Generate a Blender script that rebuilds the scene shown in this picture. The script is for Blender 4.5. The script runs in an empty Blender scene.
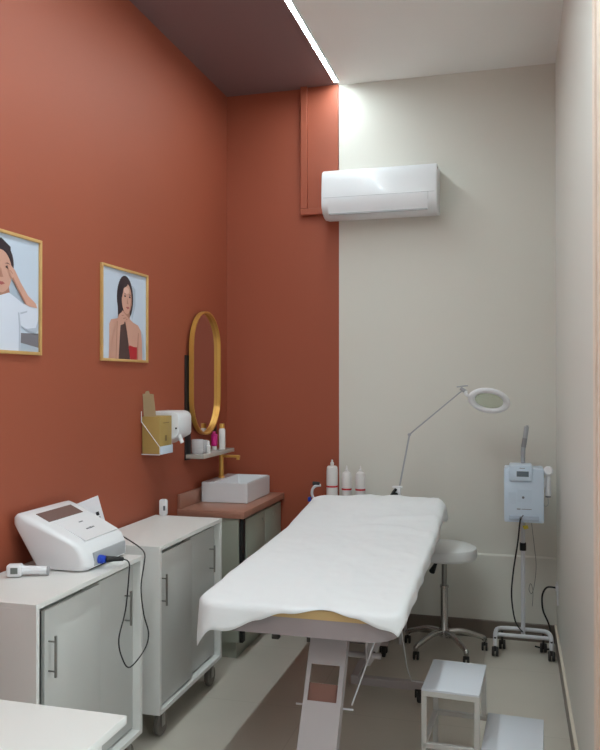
import bpy, bmesh, math, random
from mathutils import Vector, Matrix, noise
random.seed(4)
SC = bpy.context.scene
COL = SC.collection
PI = math.pi

# ------------------------------------------------------------------ camera
cam_d = bpy.data.cameras.new('camera')
cam = bpy.data.objects.new('camera', cam_d); COL.objects.link(cam)
cam_d.sensor_fit = 'HORIZONTAL'; cam_d.sensor_width = 36.0
cam_d.lens = 775.7 / 600 * 36.0
cam_d.clip_start = 0.02
cam.location = (0, 0, 1.6)
cam.rotation_euler = (math.radians(90.44), 0, math.radians(15.41))
SC.camera = cam

# ------------------------------------------------------------------ world, light, exposure
W = bpy.data.worlds.new('world'); SC.world = W; W.use_nodes = True
W.node_tree.nodes['Background'].inputs[0].default_value = (0.5, 0.55, 0.6, 1)
W.node_tree.nodes['Background'].inputs[1].default_value = 0.0
SC.view_settings.view_transform = 'Standard'
SC.view_settings.look = 'None'
SC.view_settings.gamma = 1.0
SC.view_settings.use_curve_mapping = False
SC.view_settings.exposure = 0.27
LED_STRENGTH = 96.0
FILL_LAMP_STRENGTH = 15.5  # glow of the added fill lamp
FILL_FRONT, FILL_RIGHT = 0.08, 1.45  # glow of the two added fill panes
XL, XR, YB, YF, ZC = -1.9, 0.25, 5.0, -1.3, 3.555

# ------------------------------------------------------------------ materials
MATS = {}
def mat(name, rgb, rough=0.5, metal=0.0, bump=0.0, bscale=60.0, var=0.0, vscale=3.0, emit=None, trans=0.0, ior=1.45, coat=0.0, alpha=1.0, srgb=True):
    if name in MATS: return MATS[name]
    m = bpy.data.materials.new(name); m.use_nodes = True
    nt = m.node_tree; b = nt.nodes['Principled BSDF']
    if srgb: rgb = tuple(((c/255)/12.92 if c/255 < .04045 else ((c/255+.055)/1.055)**2.4) for c in rgb)
    b.inputs['Base Color'].default_value = (*rgb, 1)
    b.inputs['Roughness'].default_value = rough
    b.inputs['Metallic'].default_value = metal
    b.inputs['IOR'].default_value = ior
    b.inputs['Transmission Weight'].default_value = trans
    b.inputs['Coat Weight'].default_value = coat
    b.inputs['Alpha'].default_value = alpha
    if emit:
        b.inputs['Emission Color'].default_value = (*emit[0], 1)
        b.inputs['Emission Strength'].default_value = emit[1]
    tc = nt.nodes.new('ShaderNodeTexCoord')
    n = nt.nodes.new('ShaderNodeTexNoise'); n.inputs['Scale'].default_value = vscale; n.inputs['Detail'].default_value = 4
    nt.links.new(tc.outputs['Object'], n.inputs['Vector'])
    mix = nt.nodes.new('ShaderNodeMixRGB'); mix.blend_type = 'MULTIPLY'
    mix.inputs['Color1'].default_value = (*rgb, 1)
    cr = nt.nodes.new('ShaderNodeValToRGB')
    v = 1 - max(var, .01)
    cr.color_ramp.elements[0].position = .3; cr.color_ramp.elements[0].color = (v, v, v, 1)
    cr.color_ramp.elements[1].position = .7; cr.color_ramp.elements[1].color = (1, 1, 1, 1)
    nt.links.new(n.outputs['Fac'], cr.inputs['Fac'])
    nt.links.new(cr.outputs['Color'], mix.inputs['Color2']); mix.inputs['Fac'].default_value = 1
    nt.links.new(mix.outputs['Color'], b.inputs['Base Color'])
    if bump:
        n2 = nt.nodes.new('ShaderNodeTexNoise'); n2.inputs['Scale'].default_value = bscale; n2.inputs['Detail'].default_value = 3
        nt.links.new(tc.outputs['Object'], n2.inputs['Vector'])
        bp = nt.nodes.new('ShaderNodeBump'); bp.inputs['Strength'].default_value = bump; bp.inputs['Distance'].default_value = .004
        nt.links.new(n2.outputs['Fac'], bp.inputs['Height']); nt.links.new(bp.outputs['Normal'], b.inputs['Normal'])
    MATS[name] = m
    return m

M_terra = mat('terracotta_paint', (160, 82, 58), .55, bump=.10, bscale=140, var=.04, vscale=1.2)
M_terra_ceiling = mat('terracotta_ceiling_paint', (132, 104, 104), .6, bump=.05, bscale=140)
M_beige = mat('warm_white_paint', (220, 217, 208), .6, bump=.08, bscale=120, var=.03, vscale=1.0)
M_ceil = mat('ceiling_white_paint', (244, 243, 240), .7, bump=.04)
M_rwall = mat('right_wall_paint', (226, 225, 218), .42, bump=.05, bscale=120)
M_peach = mat('peach_door_paint', (244, 230, 216), .5)
M_cream = mat('cream_edge', (222, 212, 196), .45)
M_white = mat('white_laminate', (228, 227, 224), .35)
M_door = mat('satin_white_door', (196, 196, 193), .38)
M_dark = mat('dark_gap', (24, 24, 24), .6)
M_black = mat('black_plastic', (22, 22, 24), .4)
M_blackm = mat('black_steel', (38, 34, 36), .45, .2)
M_gold = mat('brushed_gold', (214, 164, 84), .32, .5)
M_wood = mat('light_oak_frame', (206, 164, 104), .45, var=.12, vscale=14)
M_chrome = mat('chrome', (190, 188, 186), .14, 1.0)
M_steel = mat('satin_steel', (150, 148, 144), .3, .9)
M_wplast = mat('white_plastic', (232, 233, 236), .28, coat=.2)
M_wplast2 = mat('cool_white_plastic', (208, 224, 240), .3)
M_greyp = mat('grey_plastic', (168, 170, 174), .35)
M_screen = mat('brown_display', (118, 98, 94), .15)
M_lcd = mat('lcd_display', (104, 118, 128), .2)
M_blue = mat('blue_connector', (30, 70, 190), .35)
M_mark = mat('grey_print', (110, 112, 118), .5)
M_ceramic = mat('white_ceramic', (226, 228, 232), .12, coat=.4)
M_ctop = mat('rosy_stone_top', (170, 122, 104), .3, var=.08, vscale=30)
M_sage = mat('sage_grey_laminate', (164, 168, 155), .4)
M_kraft = mat('kraft_card', (176, 146, 84), .7, var=.08, vscale=12)
M_kraft2 = mat('kraft_card_inner', (170, 150, 116), .8)
M_sheet = mat('white_bed_sheet', (236, 238, 240), .85, bump=.6, bscale=16)
M_matt = mat('tan_vinyl', (200, 168, 118), .55)
M_bedf = mat('bed_frame_white', (172, 164, 164), .4)
M_wmetal = mat('white_painted_metal', (216, 216, 220), .35)
M_seat = mat('grey_white_vinyl', (226, 226, 226), .28, coat=.3)
M_step = mat('white_step_board', (214, 218, 226), .25)
M_stepf = mat('step_frame_paint', (196, 194, 190), .4)
M_rubber = mat('dark_rubber', (52, 48, 46), .6)
M_caster = mat('grey_caster_rubber', (110, 104, 98), .5)
M_red = mat('red_label_band', (196, 40, 48), .5)
M_mag = mat('magenta_tube', (196, 34, 120), .4)
M_yellow = mat('yellow_tag', (214, 196, 60), .5)
M_lens = mat('magnifier_lens', (226, 234, 220), .05, trans=.75, ior=1.4)
M_glass = mat('smoky_glass', (228, 226, 228), .12, alpha=.5)
M_shelfg = mat('shelf_glass', (186, 182, 174), .25)
M_mirror = mat('mirror_silver', (225, 215, 212), .03, 1.0)
M_paper = mat('white_card', (236, 236, 240), .6)
M_bottle = mat('white_bottle', (226, 222, 220), .35)
M_cable = mat('black_cable', (30, 28, 30), .5)
M_gcable = mat('grey_cable', (96, 94, 92), .5)
M_led = mat('led_diffuser', (255, 255, 255), .5, emit=((0.83, 0.97, 1.0), LED_STRENGTH))

def tile_material():
    m = bpy.data.materials.new('porcelain_floor_tile'); m.use_nodes = True
    nt = m.node_tree; b = nt.nodes['Principled BSDF']
    tc = nt.nodes.new('ShaderNodeTexCoord')
    mp = nt.nodes.new('ShaderNodeMapping'); mp.inputs['Location'].default_value = (.17, .33, 0)
    nt.links.new(tc.outputs['Object'], mp.inputs['Vector'])
    br = nt.nodes.new('ShaderNodeTexBrick'); br.offset = 0; br.inputs['Scale'].default_value = 1.0
    br.inputs['Brick Width'].default_value = .8; br.inputs['Row Height'].default_value = .8
    br.inputs['Mortar Size'].default_value = .003; br.inputs['Mortar Smooth'].default_value = .3
    br.inputs['Color1'].default_value = (.62, .565, .49, 1); br.inputs['Color2'].default_value = (.61, .555, .48, 1)
    br.inputs['Mortar'].default_value = (.54, .49, .42, 1)
    nt.links.new(mp.outputs['Vector'], br.inputs['Vector'])
    n = nt.nodes.new('ShaderNodeTexNoise'); n.inputs['Scale'].default_value = 2.2; n.inputs['Detail'].default_value = 6
    nt.links.new(tc.outputs['Object'], n.inputs['Vector'])
    cr = nt.nodes.new('ShaderNodeValToRGB'); cr.color_ramp.elements[0].color = (.88, .88, .88, 1); cr.color_ramp.elements[1].color = (1.05, 1.05, 1.05, 1)
    nt.links.new(n.outputs['Fac'], cr.inputs['Fac'])
    mx = nt.nodes.new('ShaderNodeMixRGB'); mx.blend_type = 'MULTIPLY'; mx.inputs['Fac'].default_value = 1
    nt.links.new(br.outputs['Color'], mx.inputs['Color1']); nt.links.new(cr.outputs['Color'], mx.inputs['Color2'])
    nt.links.new(mx.outputs['Color'], b.inputs['Base Color'])
    b.inputs['Roughness'].default_value = .36
    return m
M_floor = tile_material()
M_bboard = mat('taupe_tile_skirting', (118, 106, 96), .35)

# ------------------------------------------------------------------ mesh helpers
def NB(): return bmesh.new()
def box(bm, x0, x1, y0, y1, z0, z1, bev=0.0, seg=2, mi=0, M=None):
    vs = [bm.verts.new((x, y, z)) for x in (x0, x1) for y in (y0, y1) for z in (z0, z1)]
    q = [(0,1,3,2), (4,6,7,5), (0,4,5,1), (2,3,7,6), (0,2,6,4), (1,5,7,3)]
    fs = [bm.faces.new([vs[i] for i in f]) for f in q]
    bmesh.ops.recalc_face_normals(bm, faces=fs)
    allv = vs
    if bev > 0:
        es = list({e for f in fs for e in f.edges})
        r = bmesh.ops.bevel(bm, geom=es, offset=bev, segments=seg, profile=.5, affect='EDGES')
        allv = list({v for f in r['faces'] for v in f.verts} | {v for v in vs if v.is_valid})
        fs = list({f for v in allv for f in v.link_faces})
    for f in fs:
        if f.is_valid: f.material_index = mi
    if M is not None: bmesh.ops.transform(bm, matrix=M, verts=[v for v in allv if v.is_valid])
    return allv
def smooth_path(pts, n=6):
    P = [Vector(p) for p in pts]
    if len(P) < 3: return P
    out = []
    for i in range(len(P)-1):
        p0 = P[max(i-1, 0)]; p1 = P[i]; p2 = P[i+1]; p3 = P[min(i+2, len(P)-1)]
        for k in range(n):
            t = k/n
            out.append(.5*((2*p1)+(p2-p0)*t+(2*p0-5*p1+4*p2-p3)*t*t+(3*p1-p0-3*p2+p3)*t**3))
    out.append(P[-1]); return out
def tube(bm, pts, r, n=10, sm=0, closed=False, mi=0):
    P = smooth_path(pts, sm) if sm else [Vector(p) for p in pts]
    rr = r if callable(r) else (lambda t: r)
    rings = []; N = len(P)
    up = None
    for i, p in enumerate(P):
        if closed: d = P[(i+1) % N]-P[i-1]
        else: d = P[min(i+1, N-1)]-P[max(i-1, 0)]
        d.normalize()
        if up is None:
            a = Vector((0, 0, 1)) if abs(d.z) < .9 else Vector((1, 0, 0))
            up = d.cross(a).normalized()
        up = (up-d*up.dot(d)).normalized(); s = d.cross(up)
        R = rr(i/max(N-1, 1))
        rings.append([bm.verts.new(p+(up*math.cos(2*PI*k/n)+s*math.sin(2*PI*k/n))*R) for k in range(n)])
    L = N if closed else N-1
    for i in range(L):
        a, b = rings[i], rings[(i+1) % N]
        for k in range(n):
            f = bm.faces.new((a[k], a[(k+1) % n], b[(k+1) % n], b[k])); f.material_index = mi
    if not closed:
        for rg in (rings[0][::-1], rings[-1]):
            f = bm.faces.new(rg); f.material_index = mi
def lathe(bm, prof, c, M=None, n=24, mi=0):
    """prof: list of (radius, height); axis z through c"""
    c = Vector(c); rings = []; vs = []
    for r, h in prof:
        if r < 1e-6:
            v = bm.verts.new((0, 0, h)); rings.append([v]); vs.append(v)
        else:
            rg = [bm.verts.new((r*math.cos(2*PI*k/n), r*math.sin(2*PI*k/n), h)) for k in range(n)]
            rings.append(rg); vs += rg
    for a, b in zip(rings, rings[1:]):
        for k in range(n):
            if len(a) == 1 and len(b) == 1: continue
            if len(a) == 1: q = (a[0], b[k], b[(k+1) % n])
            elif len(b) == 1: q = (a[k], a[(k+1) % n], b[0])
            else: q = (a[k], a[(k+1) % n], b[(k+1) % n], b[k])
            f = bm.faces.new(q); f.material_index = mi
    for rg, fl in ((rings[0], True), (rings[-1], False)):
        if len(rg) > 1:
            f = bm.faces.new(rg[::-1] if fl else rg); f.material_index = mi
    T = Matrix.Translation(c)
    if M is not None: T = T @ M
    bmesh.ops.transform(bm, matrix=T, verts=vs)
    return vs
def prism(bm, pts, axis, a0, a1, mi=0, bev=0.0, seg=2):
    """pts 2D polygon in the plane normal to axis ('x': (y,z), 'y': (x,z), 'z': (x,y)), extruded a0..a1"""
    def mk(p, a):
        return {'x': (a, p[0], p[1]), 'y': (p[0], a, p[1]), 'z': (p[0], p[1], a)}[axis]
    A = [bm.verts.new(mk(p, a0)) for p in pts]; B = [bm.verts.new(mk(p, a1)) for p in pts]
    fs = [bm.faces.new(A), bm.faces.new(B[::-1])]
    n = len(pts)
    for i in range(n): fs.append(bm.faces.new((A[i], B[i], B[(i+1) % n], A[(i+1) % n])))
    bmesh.ops.recalc_face_normals(bm, faces=fs)
    for f in fs: f.material_index = mi
    if bev:
        es = list({e for f in fs[:2] for e in f.edges})
        bmesh.ops.bevel(bm, geom=es, offset=bev, segments=seg, profile=.5, affect='EDGES')
def rrect(x0, x1, y0, y1, r, n=6):
    out = []
    for cx, cy, a in ((x1-r, y1-r, 0), (x0+r, y1-r, 90), (x0+r, y0+r, 180), (x1-r, y0+r, 270)):
        for k in range(n+1):
            t = math.radians(a+90*k/n); out.append((cx+r*math.cos(t), cy+r*math.sin(t)))
    return out

ORG = {}
def worg(p): return ORG.get(p.name, Vector((0, 0, 0)))
def build(name, bm, m, parent=None, origin=None, smooth=True, ang=35):
    org = worg(parent) if parent else Vector(origin or (0, 0, 0))
    bmesh.ops.recalc_face_normals(bm, faces=bm.faces[:])
    bmesh.ops.translate(bm, vec=-org, verts=bm.verts[:])
    me = bpy.data.meshes.new(name); bm.to_mesh(me); bm.free()
    for mm in (m if isinstance(m, (list, tuple)) else [m]): me.materials.append(mm)
    if smooth:
        me.polygons.foreach_set('use_smooth', [True]*len(me.polygons))
        me.set_sharp_from_angle(angle=math.radians(ang))
    o = bpy.data.objects.new(name, me); COL.objects.link(o)
    if parent: o.parent = parent
    else: o.location = org
    ORG[o.name] = org
    return o
def tag(o, label, cat, group=None, kind=None):
    o['label'] = label; o['category'] = cat
    if group: o['group'] = group
    if kind: o['kind'] = kind
    return o
def thing(name, loc, label, cat, group=None):
    o = bpy.data.objects.new(name, None); COL.objects.link(o); o.location = loc
    o.empty_display_size = .1
    ORG[o.name] = Vector(loc)
    return tag(o, label, cat, group)
def struct(name, bm, m, smooth=False, label=None):
    o = build(name, bm, m, smooth=smooth); o['kind'] = 'structure'
    if label: o['label'] = label
    return o

# ------------------------------------------------------------------ room shell
T = .12
XP = -1.111       # paint / LED line
b = NB(); box(b, XL-T, XR+T, YF-T, YB+T, -.1, 0); struct('floor', b, M_floor, label='taupe porcelain tiled floor')
b = NB(); box(b, XL-T, XP, YF-T, YB+T, ZC, ZC+.1, mi=0); box(b, XP, XR+T, YF-T, YB+T, ZC, ZC+.1, mi=1)
struct('ceiling', b, [M_terra_ceiling, M_ceil], label='ceiling painted terracotta left of the light strip and white right of it')
b = NB(); box(b, XL-T, XL, YF-T, YB+T, 0, ZC); struct('wall_left', b, M_terra, label='terracotta painted side wall')
b = NB(); box(b, XL, XP, YB, YB+T, 0, ZC, mi=0); box(b, XP, XR, YB, YB+T, 0, ZC, mi=1)
struct('wall_back', b, [M_terra, M_beige], label='end wall, terracotta on the left and off-white on the right')
b = NB(); box(b, XR, XR+T, YF-T, YB+T, 0, ZC); struct('wall_right', b, M_rwall, label='light grey side wall')
b = NB(); box(b, XL, XR, YF-T, YF, 0, ZC); struct('wall_front', b, M_terra)
def fill_pane(name, pane, frame, strength, lab):  # glowing framed pane, added only as fill light
    b = NB(); box(b, *pane); m = mat('added_glow_'+name, (240, 244, 248), .4, emit=((.82, .96, .98), strength))
    for f in frame: box(b, *f, mi=1)
    struct(name, b, [m, M_wmetal], label=lab)
fill_pane('fill_pane_front', (-1.6, .0, YF, YF+.01, .3, 2.5), [(-1.64, .04, YF, YF+.03, .26, .3), (-1.64, .04, YF, YF+.03, 2.5, 2.54), (-1.64, -1.6, YF, YF+.03, .3, 2.5), (.0, .04, YF, YF+.03, .3, 2.5)], FILL_FRONT, 'added glowing fill pane behind the camera')  # unseen pane added for weak fill from the front
fill_pane('fill_pane_right', (XR-.008, XR, .75, 2.2, .30, 2.4), [(XR-.02, XR, .71, 2.24, .26, .30), (XR-.02, XR, .71, 2.24, 2.4, 2.44), (XR-.02, XR, .71, .75, .30, 2.4), (XR-.02, XR, 2.2, 2.24, .30, 2.4)], FILL_RIGHT, 'added glowing fill pane on the right wall beside the camera')  # unseen pane added to brighten cabinet fronts, floor and ceiling
b = NB(); box(b, XR-.015, XR+.01, 2.482, 2.545, 0, 3.45, .002); box(b, XR-.008, XR+.005, 2.30, 2.482, 0, 3.45, .002)
struct('door_1', b, M_peach, label='peach coloured door casing at the right edge')
b = NB(); prism(b, [(YB, 0), (YB-.022, 0), (YB-.022, .105), (YB-.018, .111), (YB, .111)], 'x', XP-.35, XR, mi=0)
struct('baseboard_back', b, M_bboard, label='taupe tile skirting along the end wall')
b = NB(); box(b, XR-.012, XR, 2.545, YB-.022, 0, .098, 0, mi=0); box(b, XR-.014, XR, 2.545, YB-.02, .098, .112, .002, mi=1)
struct('baseboard_right', b, [M_bboard, M_cream], label='taupe skirting with a cream top edge on the right wall')
b = NB(); box(b, XL, XL+.012, YF, YB, 0, .1); struct('baseboard_left', b, M_bboard)
b = NB(); prism(b, [(YB, .111), (YB-.016, .111), (YB-.016, .512), (YB-.010, .52), (YB, .52)], 'x', XP, XR)
struct('trim_1', b, M_beige, label='low projecting band on the lower end wall')
# boxed terracotta conduit beside the air conditioner
b = NB()
box(b, -1.335, XP-.002, YB-.018, YB, 2.735, ZC, .002)
box(b, -1.364, -1.318, YB-.045, YB, 2.7425, ZC, .004)
box(b, -1.364, XP-.002, YB-.045, YB, 2.70, 2.742, .004)
struct('trim_2', b, M_terra, label='terracotta boxed duct from ceiling down to the air conditioner')

# LED line
lamp = thing('led_light_strip', (XP, 1.8, ZC), 'long glowing white linear light strip along the ceiling paint line', 'light')
b = NB(); box(b, XP-.017, XP-.0125, YF+.4, 4.925, ZC-.010, ZC+.0, 0); box(b, XP+.0125, XP+.017, YF+.4, 4.925, ZC-.010, ZC, 0)
build('channel', b, M_wmetal, lamp, smooth=False)
b = NB(); box(b, XP-.0125, XP+.0125, YF+.4, 4.92, ZC-.008, ZC-.001)
build('diffuser', b, M_led, lamp, smooth=False)

cl = thing('fill_lamp', (-.45, 2.3, ZC), 'added round fill lamp, out of view, hanging from the ceiling nearer the camera', 'lamp')  # unseen lamp added to spread light over the ceiling and room
b = NB(); lathe(b, [(0, -.025), (.05, -.025), (.05, 0), (0, 0)], (-.45, 2.3, ZC), n=32); lathe(b, [(.006, -.26), (.006, -.02)], (-.45, 2.3, ZC), n=12); build('mount', b, M_wmetal, cl)
b = NB(); lathe(b, [(0, -.33), (.15, -.33), (.175, -.32), (.18, -.30), (.175, -.27), (.15, -.26), (0, -.26)], (-.45, 2.3, ZC), n=40); build('fill_glow_disc', b, mat('fill_lamp_glow', (255, 255, 255), .5, emit=((.83, .97, .99), FILL_LAMP_STRENGTH)), cl)

# ------------------------------------------------------------------ air conditioner
ac = thing('air_conditioner', (-.814, YB, 2.65), 'white split air conditioner mounted high on the end wall', 'air conditioner')
def ac_prof(o=0.0):
    return [(5.0, 2.655), (4.90, 2.640), (4.855, 2.648), (4.815, 2.668), (4.787, 2.70), (4.781, 2.73), (4.782, 2.80), (4.788, 2.87), (4.796, 2.915), (4.805, 2.932), (4.822, 2.942), (4.90, 2.945), (5.0, 2.945)]
b = NB(); prism(b, smooth_ac := ac_prof(), 'x', -1.180, -.450, bev=.010, seg=3)
build('body', b, M_wplast, ac, ang=50)
b = NB(); prism(b, [(4.800, 2.668), (4.812, 2.660), (4.776, 2.722), (4.7755, 2.750), (4.7715, 2.750), (4.771, 2.72)][::-1] if False else [(4.806, 2.668), (4.783, 2.715), (4.778, 2.755), (4.774, 2.755), (4.777, 2.712), (4.800, 2.664)], 'x', -1.135, -.508)
build('air_flap', b, M_wplast, ac, ang=50)
b = NB(); box(b, -1.13, -.51, 4.797, 4.812, 2.655, 2.664); build('vent_slot', b, M_greyp, ac)
b = NB(); box(b, -1.165, -.465, 4.7795, 4.783, 2.7605, 2.7625); box(b, -.506, -.504, 4.7780, 4.7830, 2.715, 2.761); build('seam', b, M_greyp, ac)
b = NB(); box(b, -.4515, -.4485, 4.80, 4.84, 2.905, 2.92, .001); build('corner_clip', b, M_chrome, ac)

# ------------------------------------------------------------------ wall portraits
def disc(cx, cy, rx, ry, n=28, rot=0.0):
    out = []
    for k in range(n):
        a = 2*PI*k/n; x = rx*math.cos(a); y = ry*math.sin(a)
        out.append((cx+x*math.cos(rot)-y*math.sin(rot), cy+x*math.sin(rot)+y*math.cos(rot)))
    return out
PC = {}
def pc(name, rgb):
    return mat('print_'+name, rgb, .45)
def portrait(y0, y1, z0, z1, shapes, label):
    root = thing('framed_portrait', (XL, (y0+y1)/2, z0), label, 'picture')
    w = .013; d = .014
    b = NB()
    box(b, XL, XL+d, y0, y0+w, z0, z1, .0015); box(b, XL, XL+d, y1-w, y1, z0, z1, .0015)
    box(b, XL, XL+d, y0+w, y1-w, z0, z0+w, .0015); box(b, XL, XL+d, y0+w, y1-w, z1-w, z1, .0015)
    build('frame', b, M_wood, root)
    py0, py1, pz0, pz1 = y0+w, y1-w, z0+w, z1-w
    b = NB(); mats = []; base = XL+.004
    for i, (m, poly) in enumerate(shapes):
        if m not in mats: mats.append(m)
        x = base+i*.00022
        vs = [b.verts.new((x, py0+min(max(u, 0), 1)*(py1-py0), pz0+min(max(v, 0), 1)*(pz1-pz0))) for u, v in poly]
        f = b.faces.new(vs); f.material_index = mats.index(m)
    box(b, XL+.001, base-.0002, py0, py1, pz0, pz1)
    build('print', b, mats, root, smooth=False)
    return root
bgc = pc('pale_blue', (196, 206, 222)); bg2 = pc('pale_shadow', (172, 184, 200)); hair = pc('dark_hair', (52, 40, 46)); hair2 = pc('brown_hair', (74, 54, 56))
skin = pc('skin', (206, 156, 138)); skin2 = pc('skin_shade', (176, 124, 106)); lip = pc('lips', (168, 84, 82)); eye = pc('eye', (58, 42, 42))
shirt = pc('white_shirt', (214, 218, 232)); shirt2 = pc('shirt_shade', (180, 186, 202)); redt = pc('red_top', (176, 34, 44)); brown = pc('dark_hair_length', (78, 58, 56)); gbg = pc('grey_lower', (120, 116, 124)); hi = pc('skin_light', (222, 180, 164))
sh2 = [(bgc, [(0,0),(1,0),(1,1),(0,1)]), (bg2, [(.66,.42),(.74,.60),(.74,.78),(.66,.82),(.60,.6)]),
 (bg2, [(.88,0),(.97,0),(.93,.28),(.87,.34)]),
 (hair, disc(.50,.66,.185,.245)),
 (skin, [(.40,.52),(.60,.52),(.61,.44),(.68,.41),(.80,.385),(.87,.33),(.90,.2),(.91,0),(.14,0),(.15,.2),(.15,.36),(.19,.41),(.32,.43),(.40,.45)]),
 (hair, [(.33,.62),(.34,.40),(.40,.40),(.44,.60),(.40,.74),(.335,.74)]),
 (skin2, [(.45,.52),(.60,.53),(.60,.46),(.52,.42)]),
 (brown, [(.40,.43),(.50,.40),(.54,.30),(.59,.12),(.61,0),(.34,0),(.345,.2),(.37,.36)]),
 (redt, [(.575,.135),(.60,.155),(.70,.14),(.775,.14),(.77,0),(.615,0)]),
 (skin2, [(.78,.15),(.80,.30),(.815,.30),(.80,.1),(.80,0),(.775,0)]),
 (skin, disc(.53,.655,.115,.165)),
 (skin2, [(.59,.80),(.64,.70),(.645,.60),(.58,.50),(.62,.62),(.625,.72)]),
 (hair, [(.40,.78),(.44,.83),(.55,.835),(.54,.80),(.46,.765),(.42,.66),(.405,.66)]),
 (hi, disc(.52,.745,.06,.035)),
 (hair2, [(.45,.70),(.49,.712),(.515,.703),(.49,.703)]), (hair2, [(.56,.703),(.60,.71),(.625,.695),(.60,.70)]),
 (eye, disc(.485,.682,.022,.010)), (eye, disc(.592,.680,.020,.010)),
 (skin2, [(.535,.67),(.552,.61),(.565,.602),(.535,.598),(.522,.606)]),
 (lip, [(.50,.562),(.53,.572),(.545,.568),(.56,.572),(.583,.560),(.545,.545)]),
 (skin, [(.30,.40),(.34,.47),(.40,.50),(.46,.50),(.52,.47),(.555,.455),(.55,.435),(.50,.44),(.53,.415),(.525,.40),(.47,.415),(.46,.38),(.38,.36),(.36,.2),(.34,0),(.18,0),(.21,.22)]),
 (skin2, [(.40,.47),(.45,.475),(.455,.468),(.41,.462)]), (skin2, [(.43,.44),(.50,.452),(.505,.445),(.44,.43)]),
 (skin2, [(.30,.40),(.285,.2),(.275,0),(.285,0),(.30,.2),(.315,.40)])]
sh2 = [sh2[0]]+[(m, [(u, v*1.055) for u, v in p]) for m, p in sh2[1:]]
portrait(3.304, 3.790, 1.697, 2.166, sh2, 'oak-framed photo of a long-haired woman in a red strapless top, hand at chin')
sh1 = [(bgc, [(0,0),(1,0),(1,1),(0,1)]), (bg2, [(.58,.62),(.72,.60),(.86,.44),(.80,.40),(.66,.42),(.58,.46)]),
 (gbg, [(.62,0),(1,0),(1,.17),(.72,.16)]), (bg2, [(.7,0),(1,0),(1,.04),(.7,.08)]),
 (hair, disc(.43,.75,.185,.19)),
 (skin2, [(.34,.60),(.54,.60),(.57,.46),(.34,.46)]),
 (skin, disc(.44,.675,.15,.185)),
 (hair, [(.30,.84),(.40,.88),(.52,.85),(.575,.78),(.585,.70),(.57,.90),(.45,.96),(.32,.92)]),
 (hair2, [(.49,.745),(.53,.757),(.575,.742),(.53,.748)]), (hair2, [(.32,.745),(.36,.757),(.40,.742),(.36,.748)]),
 (eye, disc(.53,.718,.026,.012)), (eye, disc(.365,.718,.026,.012)),
 (skin2, [(.44,.71),(.465,.64),(.475,.628),(.44,.62),(.42,.63)]),
 (lip, [(.40,.575),(.43,.587),(.445,.582),(.46,.587),(.495,.572),(.445,.555)]),
 (shirt, [(0,0),(0,.42),(.2,.44),(.33,.50),(.45,.46),(.58,.50),(.66,.47),(.78,.42),(.86,.43),(.985,.44),(.985,.20),(.94,.165),(.82,.19),(.745,.23),(.735,0)]),
 (shirt2, [(.735,0),(.735,.24),(.72,.34),(.70,.34),(.715,.2),(.71,0)]), (shirt2, [(.73,.34),(.83,.365),(.825,.35),(.735,.325)]),
 (shirt2, [(.80,.20),(.94,.165),(.985,.20),(.985,.30),(.95,.22)]),
 (skin, [(.575,.735),(.60,.745),(.66,.70),(.74,.60),(.84,.50),(.95,.44),(.97,.40),(.86,.405),(.80,.42),(.70,.53),(.64,.60),(.60,.64),(.58,.66)]),
 (skin2, [(.58,.70),(.625,.665),(.63,.672),(.585,.71)]), (skin2, [(.62,.63),(.70,.53),(.80,.42),(.81,.43),(.71,.545),(.635,.64)]),
 (skin, [(.555,.72),(.575,.74),(.60,.70),(.585,.69)])]
sh1 = sh1[:4]+[(m, [(u+.035, v) for u, v in p]) for m, p in sh1[4:14]]+sh1[14:]
portrait(2.318, 2.818, 1.706, 2.182, sh1, 'oak-framed photo of a woman in a white t-shirt touching her temple')

# ------------------------------------------------------------------ oval mirror and shelf
mr = thing('oval_mirror', (XL, 4.52, 1.26), 'tall gold-framed oval mirror on the terracotta wall', 'mirror')
def capsule(y0, y1, z0, z1, n=18):
    r = (y1-y0)/2; cy = (y0+y1)/2; out = []
    for k in range(n+1): a = PI*k/n; out.append((cy+r*math.cos(a), z1-r+r*math.sin(a)))
    for k in range(n+1): a = PI+PI*k/n; out.append((cy+r*math.cos(a), z0+r+r*math.sin(a)))
    return out
MX0, MX1 = XL+.018, XL+.046
co = capsule(4.318, 4.772, 1.262, 2.037); ci = capsule(4.328, 4.762, 1.272, 2.027)
b = NB(); n = len(co)
R = [[b.verts.new((x, p[0], p[1])) for p in c] for x, c in ((MX0, co), (MX1, co), (MX1, ci), (MX0, ci))]
for j in range(4):
    A, B = R[j], R[(j+1) % 4]
    for k in range(n): b.faces.new((A[k], A[(k+1) % n], B[(k+1) % n], B[k]))
build('frame', b, M_gold, mr, ang=40)
b = NB(); prism(b, ci, 'x', XL+.016, XL+.024); build('glass', b, M_mirror, mr, smooth=False)

sh = thing('wall_shelf', (XL, 4.6, 1.15), 'grey wall shelf with black upright bars below the oval mirror', 'shelf')
b = NB(); box(b, XL, XL+.010, 4.29, 4.366, 1.125, 1.755, .001); build('upright', b, M_blackm, sh)
b = NB(); box(b, XL, XL+.010, 4.745, 4.79, 1.165, 1.40, .001); build('upright', b, M_blackm, sh)
b = NB(); box(b, XL+.010, XL+.125, 4.29, 4.815, 1.136, 1.160, .002); build('shelf_board', b, M_shelfg, sh)
SZ = 1.160
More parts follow.
